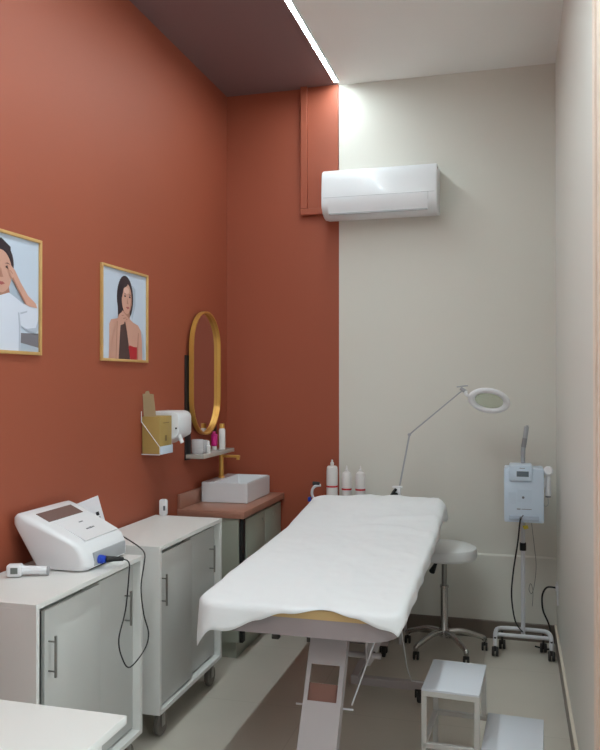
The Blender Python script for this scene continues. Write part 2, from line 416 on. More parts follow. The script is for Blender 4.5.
# things on the shelf
def bottle_simple(name, x, y, z, prof, m, label, cat, group=None, cap=None, capm=None, band=None, capn='cap'):
    r = thing(name, (x, y, z), label, cat, group)
    b = NB(); lathe(b, prof, (x, y, z)); build('bottle_body', b, m, r)
    if cap: b = NB(); lathe(b, cap, (x, y, z)); build(capn, b, capm, r)
    if band: b = NB(); lathe(b, band[0], (x, y, z)); build('label_band', b, band[1], r)
    return r
gl = NB(); lathe(gl, [(.0, .0), (.032, 0), (.036, .01), (.037, .085), (.034, .088), (.033, .012), (0, .008)], (XL+.062, 4.345, SZ), n=28)
tag(build('glass_jar', gl, M_glass, origin=(XL+.062, 4.345, SZ)), 'clear glass cup at the near end of the wall shelf', 'jar')
gl = NB(); lathe(gl, [(.0, .0), (.024, 0), (.026, .01), (.027, .075), (.024, .078), (.024, .01), (0, .008)], (XL+.072, 4.425, SZ), n=28)
tag(build('glass_jar', gl, M_glass, origin=(XL+.072, 4.425, SZ)), 'smaller clear glass cup behind the first on the wall shelf', 'jar')
bottle_simple('small_bottle', XL+.108, 4.405, SZ, [(0, 0), (.012, 0), (.013, .006), (.013, .045), (.007, .052)], M_bottle,
              'small white dropper bottle next to the glass cups', 'bottle', cap=[(.007, .052), (.007, .07), (.004, .076), (0, .077)], capm=M_bottle)
# magenta tube standing on its cap
t = thing('cream_tube', (XL+.055, 4.635, SZ), 'magenta and white cream tube on the wall shelf', 'tube')
b = NB(); lathe(b, [(0, 0), (.015, 0), (.016, .004), (.016, .022), (.014, .024)], (XL+.055, 4.635, SZ)); build('cap', b, M_bottle, t)
b = NB(); vs = lathe(b, [(.015, .024), (.020, .03), (.021, .07), (.021, .10)], (XL+.055, 4.635, SZ)); build('tube_body', b, M_mag, t)
b = NB(); box(b, XL+.052, XL+.058, 4.613, 4.657, SZ+.098, SZ+.118, .001); build('crimped_end', b, M_mag, t)
bottle_simple('lotion_bottle', XL+.088, 4.685, SZ, [(0, 0), (.020, 0), (.021, .004), (.021, .125), (.016, .135)], M_bottle,
              'slim white bottle with gold cap at the far end of the wall shelf', 'bottle',
              cap=[(.016, .135), (.017, .136), (.017, .165), (.0, .167)], capm=M_gold)

# ------------------------------------------------------------------ soap/towel dispenser and glove box
dp = thing('wall_dispenser', (XL, 3.98, 1.24), 'white rounded wall dispenser with lever spout behind the glove box', 'dispenser')
b = NB()
pr = [(XL, 1.435), (XL, 1.25), (XL+.05, 1.252), (XL+.135, 1.300), (XL+.142, 1.312), (XL+.142, 1.40), (XL+.136, 1.418), (XL+.12, 1.430), (XL+.10, 1.435)]
prism(b, pr, 'y', 3.892, 4.07, bev=.006, seg=3); build('housing', b, M_wplast, dp, ang=50)
b = NB(); tube(b, [(XL+.128, 3.922, 1.312), (XL+.152, 3.922, 1.262)], .011, 10); box(b, XL+.118, XL+.136, 3.907, 3.942, 1.292, 1.318, .004)
build('spout', b, M_wplast, dp)
b = NB(); lathe(b, [(0, 0), (.005, 0), (.005, .003), (0, .003)], (XL+.128, 3.892, 1.342), Matrix.Rotation(PI/2, 4, 'X'), 12)
lathe(b, [(0, 0), (.005, 0), (.005, .003), (0, .003)], (XL+.136, 3.9055, 1.322), Matrix.Rotation(PI/2, 4, 'X'), 12)
build('lock_button', b, M_black, dp)
b = NB(); box(b, XL+.094, XL+.0965, 3.8905, 3.893, 1.345, 1.385); build('printed_mark', b, M_mark, dp)

gb = thing('glove_box', (XL+.05, 3.81, 1.225), 'golden brown cardboard glove box with its lid flap standing up', 'box')
b = NB(); box(b, XL+.005, XL+.105, 3.735, 3.885, 1.215, 1.412, .0015); build('carton', b, M_kraft, gb)
b = NB(); prism(b, [(XL+.012, 1.412), (XL+.082, 1.412), (XL+.068, 1.530), (XL+.045, 1.532), (XL+.040, 1.548), (XL+.022, 1.545), (XL+.018, 1.532), (XL+.004, 1.532)], 'y', 3.740, 3.7415); build('lid_flap', b, M_kraft2, gb)
b = NB(); box(b, XL+.1053, XL+.1058, 3.775, 3.85, 1.375, 1.379); box(b, XL+.1053, XL+.1058, 3.80, 3.825, 1.28, 1.31); build('printed_mark', b, mat('brown_print', (126, 100, 52), .6), gb)
gh = thing('wire_holder', (XL, 3.81, 1.23), 'thin white wire holder carrying the glove box on the wall', 'holder')
b = NB()
tube(b, [(XL+.002, 3.731, 1.44), (XL+.002, 3.731, 1.385), (XL+.109, 3.731, 1.252), (XL+.109, 3.889, 1.252), (XL+.002, 3.889, 1.385), (XL+.002, 3.889, 1.44)], .0022, 8)
tube(b, [(XL+.109, 3.731, 1.252), (XL+.109, 3.731, 1.212), (XL+.003, 3.731, 1.212)], .0022, 8)
build('wire', b, M_wplast, gh)
b = NB(); box(b, XL+.1065, XL+.1125, 3.74, 3.885, 1.212, 1.255, .001); build('front_plate', b, M_wplast2, gh)

# ------------------------------------------------------------------ vanity, basin, faucet
XV = -1.487
vn = thing('vanity_cabinet', (-1.69, 4.6, 0), 'sage grey vanity cabinet standing under the stone top', 'cabinet')
b = NB(); box(b, XL+.001, XV-.035, 4.20, 4.977, .10, .808); box(b, XL+.02, XV-.06, 4.23, 4.97, .0, .1); build('body', b, M_sage, vn, smooth=False)
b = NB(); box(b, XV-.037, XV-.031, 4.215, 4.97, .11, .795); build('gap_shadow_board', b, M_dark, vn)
for y0, y1 in ((4.275, 4.62), (4.626, 4.965)):
    b = NB(); box(b, XV-.031, XV-.014, y0, y1, .12, .795, .001); d = build('door', b, M_sage, vn)
    b = NB(); lathe(b, [(.0, 0), (.010, 0), (.013, .002), (.013, .004), (.010, .003), (0, .001)], (XV-.014, (y1-.04 if y0 < 4.5 else y0+.17), .745), Matrix.Rotation(PI/2, 4, 'Y'), 20)
    build('finger_pull', b, M_dark if False else M_sage, d)
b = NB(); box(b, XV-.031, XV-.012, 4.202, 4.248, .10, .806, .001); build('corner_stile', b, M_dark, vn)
b = NB(); box(b, XL+.001, XV, 4.185, 4.998, .811, .85, .002); box(b, XL+.001, XL+.018, 4.19, 4.998, .85, .935, .002)
tag(build('stone_countertop', b, M_ctop, origin=(-1.69, 4.6, .811)), 'rosy brown stone worktop with backsplash on the vanity', 'countertop')
# vessel basin
bs = thing('vessel_basin', (-1.71, 4.70, .85), 'white rectangular vessel basin on the rosy brown worktop', 'sink')
b = NB()
o0 = [(x, y) for x, y in ((-1.868, 4.478), (-1.568, 4.478), (-1.568, 4.93), (-1.868, 4.93))]
i0 = [(-1.788, 4.49), (-1.580, 4.49), (-1.580, 4.918), (-1.788, 4.918)]
i1 = [(-1.770, 4.515), (-1.600, 4.515), (-1.600, 4.893), (-1.770, 4.893)]
rg = []
for pts, z in ((o0, .851), (o0, .975), (i0, .975), (i1, .885)): rg.append([b.verts.new((p[0], p[1], z)) for p in pts])
b.faces.new(rg[0]); b.faces.new(rg[3])
for A, B in zip(rg, rg[1:]):
    for k in range(4): b.faces.new((A[k], A[(k+1) % 4], B[(k+1) % 4], B[k]))
bmesh.ops.recalc_face_normals(b, faces=b.faces[:])
bmesh.ops.bevel(b, geom=b.edges[:], offset=.004, segments=3, affect='EDGES')
build('bowl', b, M_ceramic, bs)
b = NB(); lathe(b, [(0, 0), (.022, 0), (.022, .004), (.018, .006), (0, .005)], (-1.685, 4.70, .885)); build('drain', b, M_chrome, bs)
fc = thing('basin_faucet', (-1.828, 4.715, .975), 'brushed gold single-lever faucet on the white basin', 'faucet')
b = NB(); lathe(b, [(.022, 0), (.022, .006), (.0155, .008), (.0155, .165), (.013, .167), (0, .167)], (-1.828, 4.715, .975), n=20); build('column', b, M_gold, fc)
b = NB(); box(b, -1.828, -1.702, 4.704, 4.726, 1.106, 1.122, .003); box(b, -1.722, -1.704, 4.704, 4.726, 1.092, 1.108, .003); build('spout', b, M_gold, fc)
b = NB(); tube(b, [(-1.828, 4.715, 1.145), (-1.828, 4.715, 1.158)], .0165, 18); tube(b, [(-1.828, 4.70, 1.150), (-1.828, 4.655, 1.156)], .004, 8); build('lever', b, M_gold, fc)

# ------------------------------------------------------------------ white sliding-door cabinets on casters
def caster(bm, x, y, r=.028, w=.02, top=.13):
    lathe(bm, [(0, -w/2), (r-.004, -w/2), (r, -w/2+.004), (r, w/2-.004), (r-.004, w/2), (0, w/2)], (x, y, r), Matrix.Rotation(PI/2, 4, 'Y'), 20)
def make_cabinet(y0, label):
    W_, XF = .750, -1.500
    r = thing('sliding_door_cabinet', (-1.70, y0+W_/2, 0), label, 'cabinet')
    zb, zt, th = .130, .870, .018; xb = XL+.013
    b = NB()
    box(b, xb, XF, y0, y0+W_, zt-th, zt, .001)
    box(b, xb, XF, y0, y0+th, zb, zt-th, .0008); box(b, xb, XF, y0+W_-th, y0+W_, zb, zt-th, .0008)
    box(b, xb, XF, y0+th, y0+W_-th, zb, zb+th, .0008)
    box(b, xb, xb+.006, y0+th, y0+W_-th, zb+th, zt-th); box(b, xb, XF-.07, y0+th, y0+W_-th, .50, .516)
    build('body', b, M_white, r, smooth=False)
    b = NB(); box(b, XF-.068, XF-.056, y0+th, y0+W_-th, zt-th-.045, zt-th); build('top_rail', b, M_door, r, smooth=False)
    mid = y0+W_/2
    for a, c, xo, hy in ((y0+th+.022, mid+.03, XF-.030, y0+.062), (mid-.03, y0+W_-th-.001, XF-.050, y0+W_-.088)):
        b = NB(); box(b, xo, xo+.015, a, c, zb+th+.009, zt-th-.022, .001); d = build('door', b, M_door, r)
        b = NB(); hx = xo+.015+.028
        tube(b, [(hx, hy, .603), (hx, hy, .742)], .005, 10)
        for z in (.622, .722): tube(b, [(xo+.015, hy, z), (hx, hy, z)], .003, 8)
        build('handle', b, M_steel, d)
    for x in (xb+.06, XF-.045):
        for y in (y0+.10, y0+W_-.06):
            b = NB(); caster(b, x, y, r=.052, w=.024); wh = build('wheel', b, M_caster, r)
            b = NB(); box(b, x-.020, x+.020, y-.026, y+.026, zb-.01, zb, .001); box(b, x-.019, x-.015, y-.022, y+.012, .045, zb-.008, .001); box(b, x+.015, x+.019, y-.022, y+.012, .045, zb-.008, .001)
            build('fork', b, M_steel, wh)
    return r
def copy_tree(o, parent=None):
    c = o.copy(); COL.objects.link(c)
    if parent: c.parent = parent
    ORG[c.name] = worg(o).copy()
    for ch in list(o.children): copy_tree(ch, c)
    return c
cab = make_cabinet(2.212, 'white sliding-door cabinet on casters under the laser device')
near_door = [c for c in cab.children if c.name.startswith('door')][0]
cab2 = copy_tree(cab); cab2.location.y += .915
[c for c in cab2.children if c.name.startswith('door')][0].location.y -= .019
near_door.location.y += .030
cab2['label'] = 'white sliding-door cabinet on casters with the thermometer, beside the vanity'
for o in (cab, cab2): o['group'] = 'white cabinets along the terracotta wall'

# near table corner
nt_ = thing('white_table', (-1.40, 1.35, 0), 'plain white table whose corner shows at bottom left', 'table')
b = NB(); box(b, XL+.013, -.950, .95, 1.790, .728, .75, .001); build('tabletop', b, M_white, nt_)
for y in (.99, 1.735):
    b = NB(); box(b, XL+.02, -1.0, y, y+.02, 0, .728, .001); build('side_panel', b, M_white, nt_)
b = NB(); box(b, -1.02, -1.0, 1.01, 1.735, .64, .728, .001); build('apron', b, M_white, nt_)

# ------------------------------------------------------------------ laser device on first cabinet
ZT = .870
dv = thing('laser_device', (-1.70, 2.81, ZT), 'white wedge-shaped treatment console with slanted display on the first cabinet', 'device')
b = NB()
prof = [(-1.785, ZT+.005), (-1.806, ZT+.03), (-1.834, .96), (-1.862, 1.02), (-1.876, 1.052), (-1.874, 1.072), (-1.862, 1.084), (-1.84, 1.088), (-1.80, 1.074), (-1.70, 1.027), (-1.62, .987), (-1.588, .966), (-1.570, .935), (-1.562, .90), (-1.564, .882), (-1.576, ZT+.005)]
cxx, czz, rr_ = -1.72, .965, .034
rings = []
ins = [(rr_*(1-math.sin(PI/2*k/6)), rr_*(1-math.cos(PI/2*k/6))) for k in range(7)]      # (inset, distance from end)
rows = [(2.590+d, i_) for i_, d in ins]+[(2.975-d, i_) for i_, d in ins[::-1]]
for y, i_ in rows:
    rings.append([b.verts.new((x+(cxx-x)*i_/.16, y, max(z+(czz-z)*i_/.11, ZT+.005) if z > ZT+.006 else z)) for x, z in prof])
for A, B in zip(rings, rings[1:]):
    for k in range(len(A)): b.faces.new((A[k], A[(k+1) % len(A)], B[(k+1) % len(A)], B[k]))
b.faces.new(rings[0]); b.faces.new(rings[-1])
for v in b.verts:      # the body narrows a little towards its foot
    k = (1.09-v.co.z)/.22
    v.co.y += (.040 if v.co.y < 2.81 else -.018)*k
build('housing', b, M_wplast, dv, ang=50)
sl = (Vector((-1.62, 0, .987))-Vector((-1.84, 0, 1.088))).normalized()
nrm = Vector((0, 1, 0)).cross(sl)
if nrm.z < 0: nrm = -nrm
P0 = Vector((-1.84, 0, 1.088))
def slab(bm, s0, s1, y0, y1, h0, h1, bev=0, mi=0):
    vs = box(bm, 0, 1, 0, 1, 0, 1)
    for v in vs:
        s = s0+(s1-s0)*v.co.x; y = y0+(y1-y0)*v.co.y; h = h0+(h1-h0)*v.co.z
        v.co = P0+sl*s+nrm*h+Vector((0, y, 0))
b = NB(); slab(b, .105, .262, 2.680, 2.935, -.003, .0045); build('face_panel', b, M_wplast, dv)
b = NB(); slab(b, .035, .100, 2.660, 2.905, -.002, .0056); build('display', b, M_screen, dv)
b = NB()
slab(b, .150, .156, 2.795, 2.823, .0045, .005); slab(b, .200, .207, 2.775, 2.795, .0045, .005); slab(b, .198, .208, 2.798, 2.816, .0045, .005); slab(b, .199, .206, 2.819, 2.835, .0045, .005)
build('printed_mark', b, M_mark, dv)
b = NB(); box(b, -1.575, -1.5605, 2.68, 2.925, .886, .936, .002); build('port_recess', b, M_greyp, dv)
b = NB(); tube(b, [(-1.562, 2.715, .905), (-1.546, 2.717, .905)], .017, 14); tube(b, [(-1.548, 2.717, .905), (-1.534, 2.720, .905)], .014, 14); build('blue_connector', b, M_blue, dv)
b = NB(); tube(b, [(-1.534, 2.720, .905), (-1.512, 2.738, .904), (-1.486, 2.768, .898)], lambda t: .0135-.006*t, 12); build('cable_boot', b, M_black, dv)
b = NB(); tube(b, [(-1.486, 2.768, .898), (-1.462, 2.770, .885), (-1.449, 2.745, .84), (-1.447, 2.715, .716), (-1.447, 2.662, .618), (-1.447, 2.695, .53), (-1.447, 2.755, .482), (-1.447, 2.875, .510), (-1.447, 2.911, .565), (-1.447, 2.868, .655), (-1.450, 2.850, .766), (-1.455, 2.885, .85), (-1.480, 2.94, .882), (-1.53, 2.985, .90), (-1.62, 3.00, .94), (-1.70, 2.99, .985)], .0028, 8, sm=6)
cb = build('cable', b, M_cable, dv)
b = NB(); prism(b, rrect(-1.78, -1.58, 2.67, 2.940, .02), 'z', ZT+.0, ZT+.006); build('base_foot', b, M_black, dv)
# card with printed marks leaning behind the device
cd = thing('printed_card', (-1.86, 3.05, ZT), 'white printed card leaning on the wall behind the console', 'card')
Mc = Matrix.Translation((-1.775, 2.962, ZT+.002)) @ Matrix.Rotation(math.radians(-24), 4, 'Y') @ Matrix.Rotation(math.radians(-10), 4, 'X') @ Matrix.Rotation(math.radians(-80), 4, 'Z')
b = NB(); box(b, -.0012, 0, -.0, .125, 0, .205, 0, M=Mc); build('sheet', b, M_paper, cd, smooth=False)
b = NB()
for y, z, w, h in [(a_+.022, b_+.012, c_, d_) for a_, b_, c_, d_ in ((.030, .105, .012, .022), (.050, .092, .015, .030), (.073, .110, .014, .016), (.074, .085, .014, .018), (.015, .10, .005, .012))]:
    box(b, -.0018, -.0012, y, y+w, z, z+h, 0, M=Mc); box(b, .0, .0006, y, y+w, z, z+h, 0, M=Mc)
build('printed_mark', b, M_black, cd, smooth=False)
# hand scanner
hs = thing('handheld_thermometer', (-1.74, 2.52, ZT), 'white pistol-shaped handheld gadget lying beside the console', 'gadget')
b = NB()
tube(b, [(-1.795, 2.515, ZT+.024), (-1.775, 2.524, ZT+.024), (-1.74, 2.538, ZT+.022), (-1.690, 2.560, ZT+.019)], lambda t: .020 if t < .3 else .0175-.002*t, 14, sm=4)
build('grip', b, M_wplast, hs)
b = NB(); Mh = Matrix.Translation((-1.790, 2.505, ZT+.028)) @ Matrix.Rotation(math.radians(20), 4, 'Z')
box(b, -.030, .026, -.014, .026, -.0265, .020, .009, 3, M=Mh); build('head', b, M_wplast, hs)
b = NB(); box(b, -.013, .013, -.0155, -.013, -.013, .010, .001, M=Mh); build('sensor_window', b, mat('sensor_grey', (120, 126, 122), .3), hs)
b = NB(); tube(b, [(-1.690, 2.560, ZT+.019), (-1.684, 2.5625, ZT+.019)], .0165, 14); build('end_cap', b, M_greyp, hs)
# digital thermometer upright on second cabinet
tm = thing('digital_thermometer', (-1.832, 3.862, ZT), 'small upright white digital thermometer on the second cabinet', 'thermometer')
b = NB(); prism(b, rrect(-.021, .021, 0, .090, .013), 'y', -.012, .012, bev=.003); bmesh.ops.translate(b, vec=(-1.832, 3.862, ZT), verts=b.verts[:]); build('case', b, M_wplast, tm)
b = NB(); box(b, -1.828, -1.816, 3.8490, 3.8505, ZT+.030, ZT+.055); build('screen', b, M_mark, tm)

# ------------------------------------------------------------------ treatment bed
bx0, bx1, by0, by1 = -1.165, -.410, 2.790, 4.640
def ztop(y):
    if y < 4.0: return .752+.050*(y-by0)/(4.0-by0)
    return .802+.082*(y-4.0)/.64
bed = thing('treatment_bed', ((bx0+bx1)/2, 3.7, 0), 'tan padded treatment bed on a white frame under the sheet', 'bed')
def bent_slab(dz0, dz1, inset, r):
    b = NB(); x0, x1, y0, y1 = bx0+inset, bx1-inset, by0+inset, by1-inset
    ys = [y0+r*(1-math.cos(PI/2*k/6)) for k in range(7)]
    ys += [y0+r+(y1-y0-2*r)*k/30 for k in range(1, 30)]
    ys += [y1-r*(1-math.cos(PI/2*k/6)) for k in range(6, -1, -1)]
    top, bot = [], []
    for y in ys:
        t = min(y-y0, y1-y); ins = 0 if t >= r else r-math.sqrt(max(r*r-(r-t)**2, 0))
        ins = min(ins, r)
        top.append([b.verts.new((x0+ins, y, ztop(y)+dz1)), b.verts.new((x1-ins, y, ztop(y)+dz1))])
        bot.append([b.verts.new((x0+ins, y, ztop(y)+dz0)), b.verts.new((x1-ins, y, ztop(y)+dz0))])
    for k in range(len(ys)-1):
        b.faces.new((top[k][0], top[k][1], top[k+1][1], top[k+1][0])); b.faces.new((bot[k][0], bot[k][1], bot[k+1][1], bot[k+1][0]))
        for c in (0, 1): b.faces.new((top[k][c], top[k+1][c], bot[k+1][c], bot[k][c]))
    for k in (0, -1): b.faces.new((top[k][0], top[k][1], bot[k][1], bot[k][0]))
    return b
b = bent_slab(-.036, -.002, 0, .08); build('mattress', b, M_matt, bed, ang=60)
b = bent_slab(-.104, -.036, .002, .11); build('frame_skirt', b, mat('greyish_pink_vinyl', (156, 145, 146), .55), bed, ang=60)
b = NB(); tube(b, [(bx1+.007, 2.93, ztop(2.93)-.075), (bx1+.007, 4.0, ztop(4.0)-.075), (bx1+.007, 4.3, ztop(4.3)-.075)], .008, 10); build('side_rail', b, M_wmetal, bed)
# front slanted column with opening
def col_pt(s, w, t):   # s 0 top..1 floor
    pass
ytop, ybot = 2.985, 2.62; zt_, zb_ = .665, .03
xc0, xc1 = -.700, -.690
def panel_box(bm, s0, s1, x0, x1, t0, t1, bev=0.001):
    d = Vector((0, ybot-ytop, zb_-zt_)); nn = Vector((0, d.z, -d.y)).normalized()
    vs = box(bm, 0, 1, 0, 1, 0, 1)
    for v in vs:
        s = s0+(s1-s0)*v.co.z; x = x0+(x1-x0)*v.co.x; t = t0+(t1-t0)*v.co.y
        v.co = Vector((x, ytop, zt_))+d*s+nn*t
b = NB()
panel_box(b, 0, .24, -.768, -.622, 0, .004); panel_box(b, .42, 1, -.768, -.622, 0, .004)
panel_box(b, .24, .42, -.768, -.752, 0, .004); panel_box(b, .24, .42, -.640, -.622, 0, .004)
panel_box(b, 0, 1, -.768, -.762, -.045, .0); panel_box(b, 0, 1, -.628, -.622, -.045, .0)
build('support_column', b, M_bedf, bed, smooth=False)
b = NB(); panel_box(b, .33, .44, -.755, -.636, -.04, -.012); build('column_block', b, mat('terracotta_block', (128, 88, 76), .5), bed)
b = NB(); tube(b, [(-.815, 2.90, .352), (-.590, 2.90, .352)], .004, 10); build('pivot_rod', b, M_wmetal, bed)
for x in (-.927, -.781):
    b = NB(); box(b, x-.015, x+.015, 2.985, 3.015, .562, .660, .003); build('stop_block', b, M_rubber, bed)
# base
b = NB(); box(b, -.80, -.425, 3.865, 3.91, .066, .104, .003); box(b, -1.02, -.70, 4.44, 4.49, .075, .115, .003)
box(b, -.80, -.76, 3.87, 4.50, .075, .112, .003)
build('base_frame', b, M_bedf, bed)
b = NB(); box(b, -.80, -.59, 2.585, 2.655, .0, .06, .003); build('floor_foot', b, M_bedf, bed)
for x, y in ((-.455, 3.88), (-.99, 4.465), (-.73, 4.465)):
    b = NB(); caster(b, x, y+.01, r=.030, w=.022); wh = build('wheel', b, M_rubber, bed)
    b = NB(); box(b, x-.02, x+.02, y-.02, y+.02, .066, .075, .001); box(b, x-.022, x-.014, y-.01, y+.022, .03, .07, .001); box(b, x+.014, x+.022, y-.01, y+.022, .03, .07, .001); build('fork', b, M_rubber, wh)
# rear scissor arm
for x in (-.80, -.772):
    b = NB(); prism(b, [(4.40, .10), (4.46, .10), (3.68, .70), (3.62, .70)], 'x', x, x+.012); build('lift_arm', b, M_bedf, bed, smooth=False)
# curved bracket under the right edge
b = NB(); prism(b, [(3.02, .655), (3.50, .675), (3.50, .58), (3.46, .53), (3.36, .47), (3.16, .455), (3.06, .465), (3.02, .50)], 'x', -.565, -.555)
tube(b, [(-.66, 3.12, .485), (-.52, 3.12, .485)], .012, 10)
build('pivot_bracket', b, M_bedf, bed)
b = NB(); lathe(b, [(0, 0), (.010, 0), (.010, .008), (0, .008)], (-.5555, 3.14, .485), Matrix.Rotation(PI/2, 4, 'Y'), 14); build('bolt', b, M_black, bed)
b = NB(); tube(b, [(-.50, 3.05, .66), (-.60, 2.92, .36)], .003, 8); tube(b, [(-.462, 3.20, .66), (-.480, 3.60, .28), (-.486, 3.82, .130), (-.40, 3.84, .12)], .003, 8)
build('control_cable', b, M_wmetal, bed)
b = NB(); tube(b, [(-.43, 2.98, .655), (-.425, 3.03, .63)], .005, 8); build('adjust_knob', b, M_black, bed)

# sheet draped over the bed
def smooth01(t): t = min(max(t, 0), 1); return t*t*(3-2*t)
def interp(t, tab):
    for (a, va), (c, vc) in zip(tab, tab[1:]):
        if t <= c: return va+(vc-va)*smooth01((t-a)/(c-a))
    return tab[-1][1]
FRONT = [(0, .120), (.22, .125), (.38, .062), (.50, .034), (.66, .006), (.78, .030), (.90, .055), (1, .05)]
LEFT = [(0, .115), (.15, .10), (.4, .06), (.7, .045), (1, .05)]
RIGHT = [(0, .05), (.2, .062), (.6, .058), (.85, .05), (.93, .10), (1, .09)]
def fold(x, y, u):
    """flat cloth point -> draped"""
    r = .06; x0, x1, y0, y1 = bx0+r, bx1-r, by0+r, by1-r
    cx = min(max(x, x0), x1); cy = min(max(y, y0), y1)
    dx, dy = x-cx, y-cy; dist = math.hypot(dx, dy); d = dist-r
    n1 = noise.noise(Vector((x*3.1, y*2.3, 1.7))); n2 = noise.noise(Vector((x*9, y*6, 4.2))); n3 = noise.noise(Vector((x*24, y*18, 8.2)))
    if d <= 0:
        fe = smooth01((y-2.76)/.3)
        z = ztop(y)+.002+.007*(n1+.5)*fe+.005*n2*fe+.0028*n3
        # crease where the head section rises and a bunched area at the head end
        z += .010*math.exp(-((y-(4.02+.06*math.sin(x*7)))/.035)**2)*smooth01((x+1.0)/.4)
        z += .022*smooth01((y-4.25)/.3)*smooth01((x+1.02)/.2)*(.7+.5*n2)
        z += .012*math.exp(-((y-4.30-.25*(x+.4))/.03)**2)*smooth01((x+.85)/.3)
        z += .010*math.exp(-((y-3.55+.5*(x+.4))/.025)**2)*smooth01((x+.75)/.2)*.4
        return Vector((x, y, z+.004))
    nx, ny = dx/dist, dy/dist
    ex, ey = cx+nx*r, cy+ny*r
    ang = math.atan2(dy, dx)
    wave = .5+.5*math.sin((ex*1.0+ey)*26+3*n1)
    bend = .018
    if d < bend*1.57:
        a = d/bend; out = bend*math.sin(a); dn = bend*(1-math.cos(a))
    else: out = bend+(d-bend*1.57)*.05; dn = bend+(d-bend*1.57)*.97
    out += .004+wave*d*.13
    return Vector((ex+nx*out, ey+ny*out, ztop(ey)+.006+(.006*(n1+.5)+.0035*n2)*smooth01((ey-2.76)/.3)-dn))
b = NB(); NU, NV = 72, 130; G = []
for j in range(NV+1):
    v = j/NV; row = []
    for i in range(NU+1):
        u = i/NU
        lo = interp(v, LEFT); ro = interp(v, RIGHT)
        fo = interp(u, FRONT)*(1+.1*math.sin(u*23)); bo = .04
        x = bx0-lo+(bx1+ro-(bx0-lo))*u
        y = by0-fo+(by1+bo-(by0-fo))*v
        row.append(b.verts.new(fold(x, y, u)))
    G.append(row)
for j in range(NV):
    for i in range(NU): b.faces.new((G[j][i], G[j][i+1], G[j+1][i+1], G[j+1][i]))
so = build('bed_sheet', b, M_sheet, origin=((bx0+bx1)/2, 3.7, .76), ang=180)
sm = so.modifiers.new('thickness', 'SOLIDIFY'); sm.thickness = .003; sm.offset = 1
tag(so, 'rumpled white sheet draped over the treatment bed', 'sheet')

# ------------------------------------------------------------------ rolling stool
sx, sy = -.400, 4.672
st = thing('rolling_stool', (sx, sy, 0), 'round grey-white padded stool on a chrome five-star base', 'stool')
b = NB(); lathe(b, [(0, .552), (.165, .552), (.183, .556), (.192, .568), (.192, .604), (.186, .619), (.167, .627), (.08, .631), (0, .632)], (sx, sy, 0), n=48); build('seat', b, M_seat, st)
b = NB(); lathe(b, [(0, .540), (.035, .540), (.035, .552), (0, .552)], (sx, sy, 0)); build('mount_plate', b, M_black, st)
b = NB(); lathe(b, [(.0155, .38), (.0155, .541)], (sx, sy, 0)); build('gas_piston', b, M_steel, st)
b = NB(); lathe(b, [(.0, .09), (.034, .09), (.034, .12), (.022, .15), (.022, .375), (.026, .377), (.026, .39), (0, .392)], (sx, sy, 0)); build('column', b, M_chrome, st)
b = NB(); tube(b, [(sx-.025, sy-.02, .540), (-.436, 4.59, .545)], .004, 8); tube(b, [(-.436, 4.59, .545), (-.458, 4.525, .500)], lambda t: .007+.011*t, 10); build('height_lever', b, M_black, st)
for k in range(5):
    a = math.radians(18+72*k-1)
    dx, dy = math.cos(a), math.sin(a)
    b = NB(); tube(b, [(sx+dx*.02, sy+dy*.02, .115), (sx+dx*.10, sy+dy*.10, .118), (sx+dx*.19, sy+dy*.19, .092), (sx+dx*.238, sy+dy*.238, .074), (sx+dx*.24, sy+dy*.24, .055)], lambda t: .018-.004*t, 12, sm=4)
    leg = build('leg', b, M_chrome, st)
    b = NB(); cx, cy = sx+dx*.24, sy+dy*.24
    for s in (-.011, .011): lathe(b, [(0, -.006), (.022, -.006), (.024, -.003), (.024, .003), (.022, .006), (0, .006)], (cx+s, cy, .024), Matrix.Rotation(PI/2, 4, 'Y'), 18)
    tube(b, [(cx, cy, .03), (cx, cy, .06)], .006, 8)
    build('caster', b, M_rubber, leg)

# ------------------------------------------------------------------ step stool
sp = thing('step_stool', (-.12, 3.22, 0), 'white two-tread step stool in front of the rolling stool', 'step stool')
rt = Matrix.Translation((-.118, 3.21, 0)) @ Matrix.Rotation(math.radians(-2.5), 4, 'Z')
b = NB(); box(b, -.225, -.003, -.172, .165, .393, .402, .002, M=rt); build('upper_tread', b, M_step, sp)
b = NB(); box(b, .003, .228, -.172, .165, .193, .202, .002, M=rt); build('lower_tread', b, M_step, sp)
tq = .020
def bar(bm, x0, x1, y0, y1, z0, z1): box(bm, x0, x1, y0, y1, z0, z1, .0015, 1, M=rt)
b = NB()
for (x0, x1, z) in ((-.225, -.003, .373), (-.225, .228, .173)):
    for y in (-.172, .145): bar(b, x0, x1, y, y+tq, z, z+tq)
    for x in (x0, x1-tq): bar(b, x, x+tq, -.152, .145, z, z+tq)
build('rail_frame', b, M_stepf, sp)
for x, z0, z1 in ((-.225, 0, .373), (-.023, .193, .373), (.208, 0, .173)):
    for y in (-.172, .145):
        b = NB(); bar(b, x, x+tq, y, y+tq, z0+.006 if z0 == 0 else z0, z1); 
        lg = build('leg', b, M_stepf, sp)
        if z0 == 0:
            b = NB(); bar(b, x-.001, x+tq+.001, y-.001, y+tq+.001, 0, .012); build('foot_cap', b, M_rubber, lg)
b = NB(); bar(b, -.205, .215, -.17, -.165, .02, .03) if False else bar(b, -.225+tq, .208, .148, .160, .02, .032); build('floor_brace', b, M_stepf, sp)

